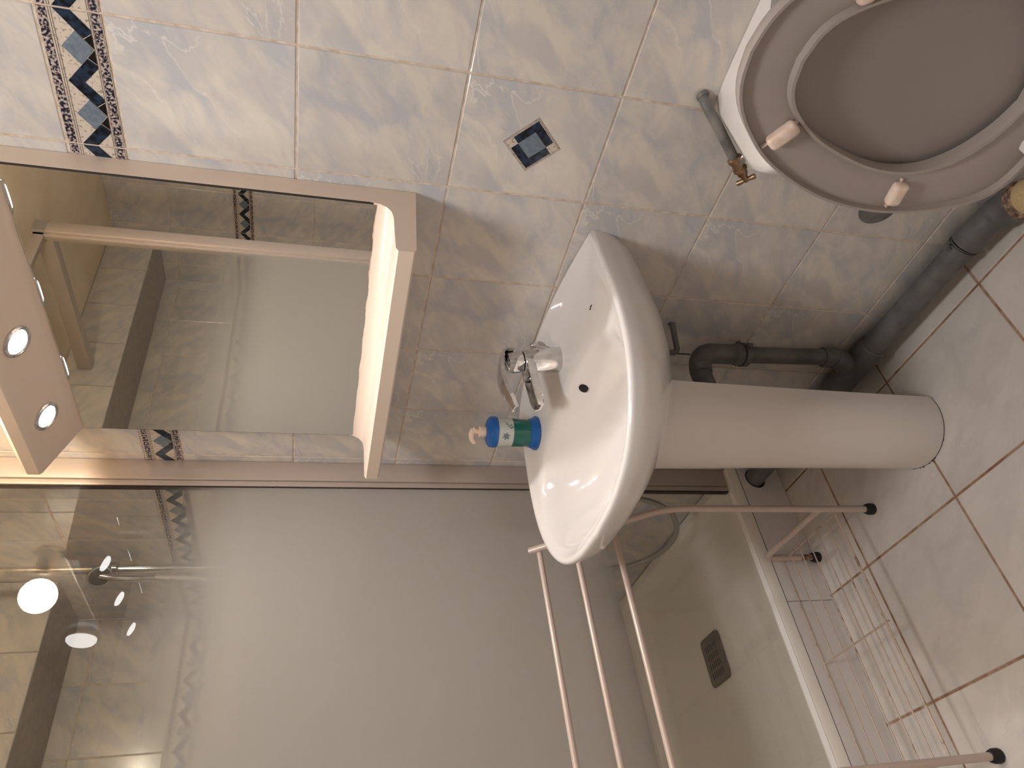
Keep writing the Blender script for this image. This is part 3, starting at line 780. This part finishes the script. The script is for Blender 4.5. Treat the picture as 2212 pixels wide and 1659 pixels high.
# ================================================================ TOWEL RACK
tr_ = thing('towel_rack', 'pinkish metal towel stand with three bars and wire shelf beside the shower tray', 'towel rack', (-.66, -.56, ZF))
RY0, RY1 = -.29, -.826
for yy in (RY0, RY1):
    sg = 1
    bm = bmesh.new()
    tube(bm, rounded([(-.550, yy, ZF + .02), (-.550, yy, -.30), (-.738, yy, -.040)], .05, 8), .0078, 18)
    keep(obj('post', bm, M_RACK, smooth=True), tr_)
    bm = bmesh.new(); tube(bm, rounded([(-.552, yy, -.690), (-.790, yy, -.680), (-.790, yy, ZF + .055)], .028, 8), .0078, 18)
    keep(obj('rear_leg', bm, M_RACK, smooth=True), tr_)
    bm = bmesh.new(); cyl(bm, (-.790, yy, ZF + .018), (-.790, yy, ZF + .056), .0074, 16)
    k = keep(obj('rusty_stub', bm, M_RUST, smooth=True), tr_); k['label'] = 'rust spotted end of the leg'
    for x in (-.550, -.790):
        bm = bmesh.new(); lathe(bm, (x, yy, ZF + .0005), zz, [(0, .0125), (.003, .0135), (.014, .0135), (.022, .0105), (.023, .0078)], 24)
        keep(obj('rubber_foot', bm, M_BLACK, smooth=True), tr_)
for x, z in ((-.732, -.060), (-.673, -.125), (-.611, -.196)):
    z -= .002
    bm = bmesh.new(); cyl(bm, (x, RY0 + .002, z), (x, RY1 - .002, z), .0066, 18)
    keep(obj('towel_bar', bm, M_RACK, smooth=True), tr_)
SZ = -.738
for i in range(7):
    x = -.561 - i*(.806-.561)/6*.985; r = .0030 if i == 0 else .0017
    bm = bmesh.new(); cyl(bm, (x, RY0 - (0 if i else -.004), SZ), (x, RY1, SZ), r, 10)
    keep(obj('shelf_wire', bm, M_WIRE, smooth=True), tr_)
for yy in (RY0 - .003, -.556, RY1 + .003):
    bm = bmesh.new(); cyl(bm, (-.554, yy, SZ - .003), (-.806, yy, SZ - .003), .0022, 10)
    keep(obj('cross_wire', bm, M_WIRE, smooth=True), tr_)

# ================================================================ SHOWER TRAY
st = thing('shower_tray', 'cream shower tray raised behind a grey panel, with drain grate', 'shower tray', (-1.25, -.44, ZF))
TXO, TY = -.806, -.93
def trr(d, z, r):
    x0, x1, y0, y1 = X0 + .001 + d, TXO - d, TY + d, -.001 - d; P = []
    for cx, cy, a in ((x1-r, y1-r, 0), (x0+r, y1-r, 90), (x0+r, y0+r, 180), (x1-r, y0+r, 270)):
        for i in range(7): t = math.radians(a + 90*i/6); P.append(Vector((cx + r*math.cos(t), cy + r*math.sin(t), z)))
    return P
bm = bmesh.new()
loft(bm, [trr(.0, -.706, .003), trr(0, -.680, .003), trr(.003, -.6755, .004), trr(.028, -.675, .006), trr(.031, -.677, .01), trr(.040, -.700, .05), trr(.060, -.735, .07), trr(.085, -.7435, .08), trr(.30, -.748, .05)], cap0=False)
keep(obj('basin', bm, M_TRAY, smooth=True, auto=50), st)
bm = bmesh.new(); box(bm, (-.8280, -.838, -.6752), (TXO - .0022, -.0715, -.6735), .0006)  # thin sheet laid on the rim to carry its painted light
k = keep(obj('rim_lit_strip', bm, M_RIM_LIT), st); k['label'] = 'flat top of the tray rim, whitened to paint in the lamp light'
# side panel with the notch where the pipe enters
def panel(ya, yb_, name, hole=None):
    bm = bmesh.new(); z0, z1 = ZF + .001, -.709
    P = [(ya, z0), (yb_, z0), (yb_, z1), (ya, z1)]
    def loop(pts):
        vs = [bm.verts.new((TXO + .0, y, z)) for y, z in pts]
        return [bm.edges.new((vs[i], vs[(i+1) % len(vs)])) for i in range(len(vs))]
    es = loop(P)
    if hole:
        cy, cz_, r = hole; es += loop([(cy + r*math.cos(2*math.pi*k/28), cz_ + r*math.sin(2*math.pi*k/28)) for k in range(28)])
    bmesh.ops.triangle_fill(bm, edges=es, use_beauty=True)
    g = bmesh.ops.extrude_face_region(bm, geom=list(bm.faces)); vs = [v for v in g['geom'] if isinstance(v, bmesh.types.BMVert)]
    bmesh.ops.translate(bm, verts=vs, vec=(-.010, 0, 0))
    return keep(obj(name, bm, M_PANEL), st)
panel(-.399, -.0008, 'side_panel', (-.0385, -.7585, .0305)); panel(TY, -.4010, 'side_panel')
for lo, hi in (((X0 + .002, TY + .005, ZF + .0005), (TXO - .10, TY + .02, -.709)), ((-1.0, -.5, ZF + .0005), (-.94, -.44, -.75)), ((-1.5, -.5, ZF + .0005), (-1.44, -.44, -.75))):
    bm = bmesh.new(); box(bm, lo, hi)
    keep(obj('tray_support', bm, M_PANEL), st)
# drain grate: rounded plate with rows of slots
gr_x0, gr_x1, gr_y0, gr_y1, gz = -1.335, -1.218, -.440, -.300, -.7445
def rr2(x0, x1, y0, y1, r, z, k=5):
    P = []
    for cx, cy, a in ((x1-r, y1-r, 0), (x0+r, y1-r, 90), (x0+r, y0+r, 180), (x1-r, y0+r, 270)):
        for i in range(k+1): t = math.radians(a + 90*i/k); P.append(Vector((cx + r*math.cos(t), cy + r*math.sin(t), z)))
    return P
bm = bmesh.new()
loft(bm, [rr2(gr_x0, gr_x1, gr_y0, gr_y1, .016, gz), rr2(gr_x0, gr_x1, gr_y0, gr_y1, .016, gz + .003), rr2(gr_x0+.002, gr_x1-.002, gr_y0+.002, gr_y1-.002, .015, gz + .004)])
gt = keep(obj('drain_grate', bm, mat('grate_metal', srgb(128, 114, 104), .35, .5), smooth=True), st)
bm = bmesh.new()
for r in range(4):
    for c in range(6):
        y = gr_y0 + .028 + r*.026; x = gr_x0 + .024 + c*.0125
        box(bm, (x, y - .0085, gz + .0036), (x + .0052, y + .0085, gz + .0043), .0)
k = obj('slots', bm, M_BLACK); k.parent = gt; k['kind'] = 'stuff'
# small flakes
bm = bmesh.new(); bmesh.ops.create_icosphere(bm, subdivisions=1, radius=.004, matrix=Matrix.Translation((-1.18, -.14, -.7455)) @ Matrix.Diagonal((1, .7, .3, 1)))
k = keep(obj('dirt_speck', bm, M_RUST), st)

# ================================================================ SHOWER ENCLOSURE
GXX, EY = -.832, -.872
en = thing('shower_enclosure', 'shower screen with satin banded glass in light metal profiles beside the washbasin', 'shower screen', (GXX, -.44, TRAY_Z))
bm = bmesh.new(); box(bm, (GXX - .003, EY + .008, TRAY_Z + .001), (GXX + .003, -.058, 1.215))
keep(obj('glass_pane', bm, M_GLASS), en)
bm = bmesh.new(); box(bm, (GXX - .016, -.052, TRAY_Z + .0005), (GXX + .010, -.0008, 1.245), .0015)
keep(obj('wall_profile', bm, M_ALU, smooth=True), en)
bm = bmesh.new(); box(bm, (GXX - .010, -.067, TRAY_Z + .0005), (GXX + .006, -.0535, 1.245), .001)
keep(obj('glazing_strip', bm, M_ALU, smooth=True), en)
bm = bmesh.new(); box(bm, (GXX - .009, -.0702, TRAY_Z + .001), (GXX + .0045, -.0672, 1.24), 0)
keep(obj('seal', bm, M_DARK), en)
bm = bmesh.new(); box(bm, (GXX - .024, EY - .030, TRAY_Z + .0005), (GXX + .012, EY + .012, 1.245), .002); box(bm, (GXX - .014, EY + .0122, TRAY_Z + .0005), (GXX + .006, EY + .024, 1.245), .001)
keep(obj('corner_post', bm, M_ALU, smooth=True), en)
bm = bmesh.new(); box(bm, (GXX - .026, EY - .032, 1.212), (GXX + .014, EY + .014, 1.2465), .001)
k = keep(obj('corner_cap', bm, mat('cap_plastic', srgb(150, 142, 134), .5)), en)
bm = bmesh.new(); box(bm, (GXX - .012, EY + .014, 1.212), (GXX + .006, -.054, 1.242), .0015)
keep(obj('top_rail', bm, M_ALU, smooth=True), en)
bm = bmesh.new(); box(bm, (BX - .0 + .003, EY - .030, 1.200), (GXX - .026, EY + .006, 1.243), .0015)
keep(obj('door_rail', bm, M_ALU, smooth=True), en)

# riser rail, hand shower and hose
rl = thing('shower_riser', 'chrome riser rail with hand shower holder behind the shower glass', 'shower rail', (-1.24, -.05, .2))
RX = -1.262
bm = bmesh.new(); cyl(bm, (RX, -.052, .25), (RX, -.052, 1.27), .010, 24)
keep(obj('rail', bm, M_CHROME, smooth=True), rl)
for z in (.26, 1.26):
    bm = bmesh.new(); cyl(bm, (RX, -.0008, z), (RX, -.055, z), .012, 20, .002); keep(obj('bracket', bm, M_CHROME, smooth=True), rl)
hs = thing('hand_shower', 'hand shower in its clamp on the riser rail, face towards the room', 'hand shower', (RX, -.08, .95))
bm = bmesh.new(); cyl(bm, (RX, -.052, .93), (RX, -.052, .975), .019, 24, .003); cyl(bm, (RX + .006, -.052, .952), (RX + .034, -.085, .958), .012, 20, .002)
keep(obj('clamp', bm, M_CHROME, smooth=True), hs)
bm = bmesh.new(); hd2 = Vector((.45, -.75, -.35)).normalized(); hp = Vector((RX + .038, -.088, .962))
lathe(bm, hp - hd2*.012, hd2, [(0, .012), (.006, .024), (.014, .029), (.018, .0285), (.019, .026)], 32)
tube(bm, smooth_path([hp, hp + Vector((-.006, -.006, -.05)), hp + Vector((-.014, -.002, -.13))], 6), .0095, 16)
keep(obj('handset', bm, M_CHROME, smooth=True), hs)
bm = bmesh.new(); lathe(bm, hp + hd2*.0065, hd2, [(0, .0255), (.0012, .0255), (.002, .022), (.0021, 0)], 32)
k = keep(obj('spray_face', bm, mat('spray_grey', srgb(120, 118, 116), .25, .6), smooth=True), hs); k['label'] = 'grey round spray face'
bm = bmesh.new()
tube(bm, smooth_path([hp + Vector((-.014, -.002, -.13)), (-1.265, -.095, .5), (-1.275, -.09, 0), (-1.278, -.085, -.30), (-1.262, -.080, -.44), (-1.245, -.080, -.525), (-1.195, -.080, -.578), (-1.148, -.080, -.600), (-1.08, -.080, -.608), (-1.02, -.080, -.594), (-.96, -.075, -.562), (-.925, -.07, -.530), (-.890, -.06, -.45), (-.885, -.045, -.30), (-.895, -.03, -.16)], 8), .0082, 14)
k = obj('shower_hose', bm, M_HOSE, smooth=True); tag(k, 'grey shower hose hanging in a loop above the tray, behind the glass', 'hose')
bm = bmesh.new(); lathe(bm, (-.900, -.0008, -.14), (0, -1, 0), [(0, .03), (.005, .03), (.008, .02), (.045, .018), (.047, 0)], 28); cyl(bm, (-.895, -.030, -.145), (-.895, -.030, -.17), .010, 16)
k = obj('hose_outlet', bm, M_CHROME, smooth=True); tag(k, 'round chrome wall outlet at the end of the shower hose', 'fitting')

# oval wall light, seen only as a reflection in the clear glass
dl = thing('wall_light', 'flat round lit wall light beside the bulb, seen reflected in the shower glass', 'lamp', (.16, -.02, 1.13))
bm = bmesh.new(); lathe(bm, (.16, -.0008, 1.13), (0, -1, 0), [(0, .05), (.010, .05), (.012, .047)], 40)
keep(obj('backplate', bm, M_STEEL, smooth=True), dl)
bm = bmesh.new(); lathe(bm, (.16, -.010, 1.13), (0, -1, 0), [(0, .045), (.010, .044), (.018, .036), (.022, .02), (.023, 0)], 40)
keep(obj('diffuser', bm, M_DISC, smooth=True), dl)

cl = thing('added_fill_light', 'round white fill light added under the ceiling, out of view', 'lamp', (.25, -.75, 1.29))  # unseen fixture made up to carry the added fill light
bm = bmesh.new(); lathe(bm, (.25, -.75, ZC - .0008), (0, 0, -1), [(0, .128), (.035, .128), (.045, .122), (.046, .117), (.040, .117)], 40)
keep(obj('rim', bm, M_CHROME, smooth=True), cl)
bm = bmesh.new(); lathe(bm, (.25, -.75, ZC - .036), (0, 0, -1), [(0, .116), (.004, .116), (.006, .11), (.0065, 0)], 40)
keep(obj('diffuser', bm, M_DISC, smooth=True), cl)
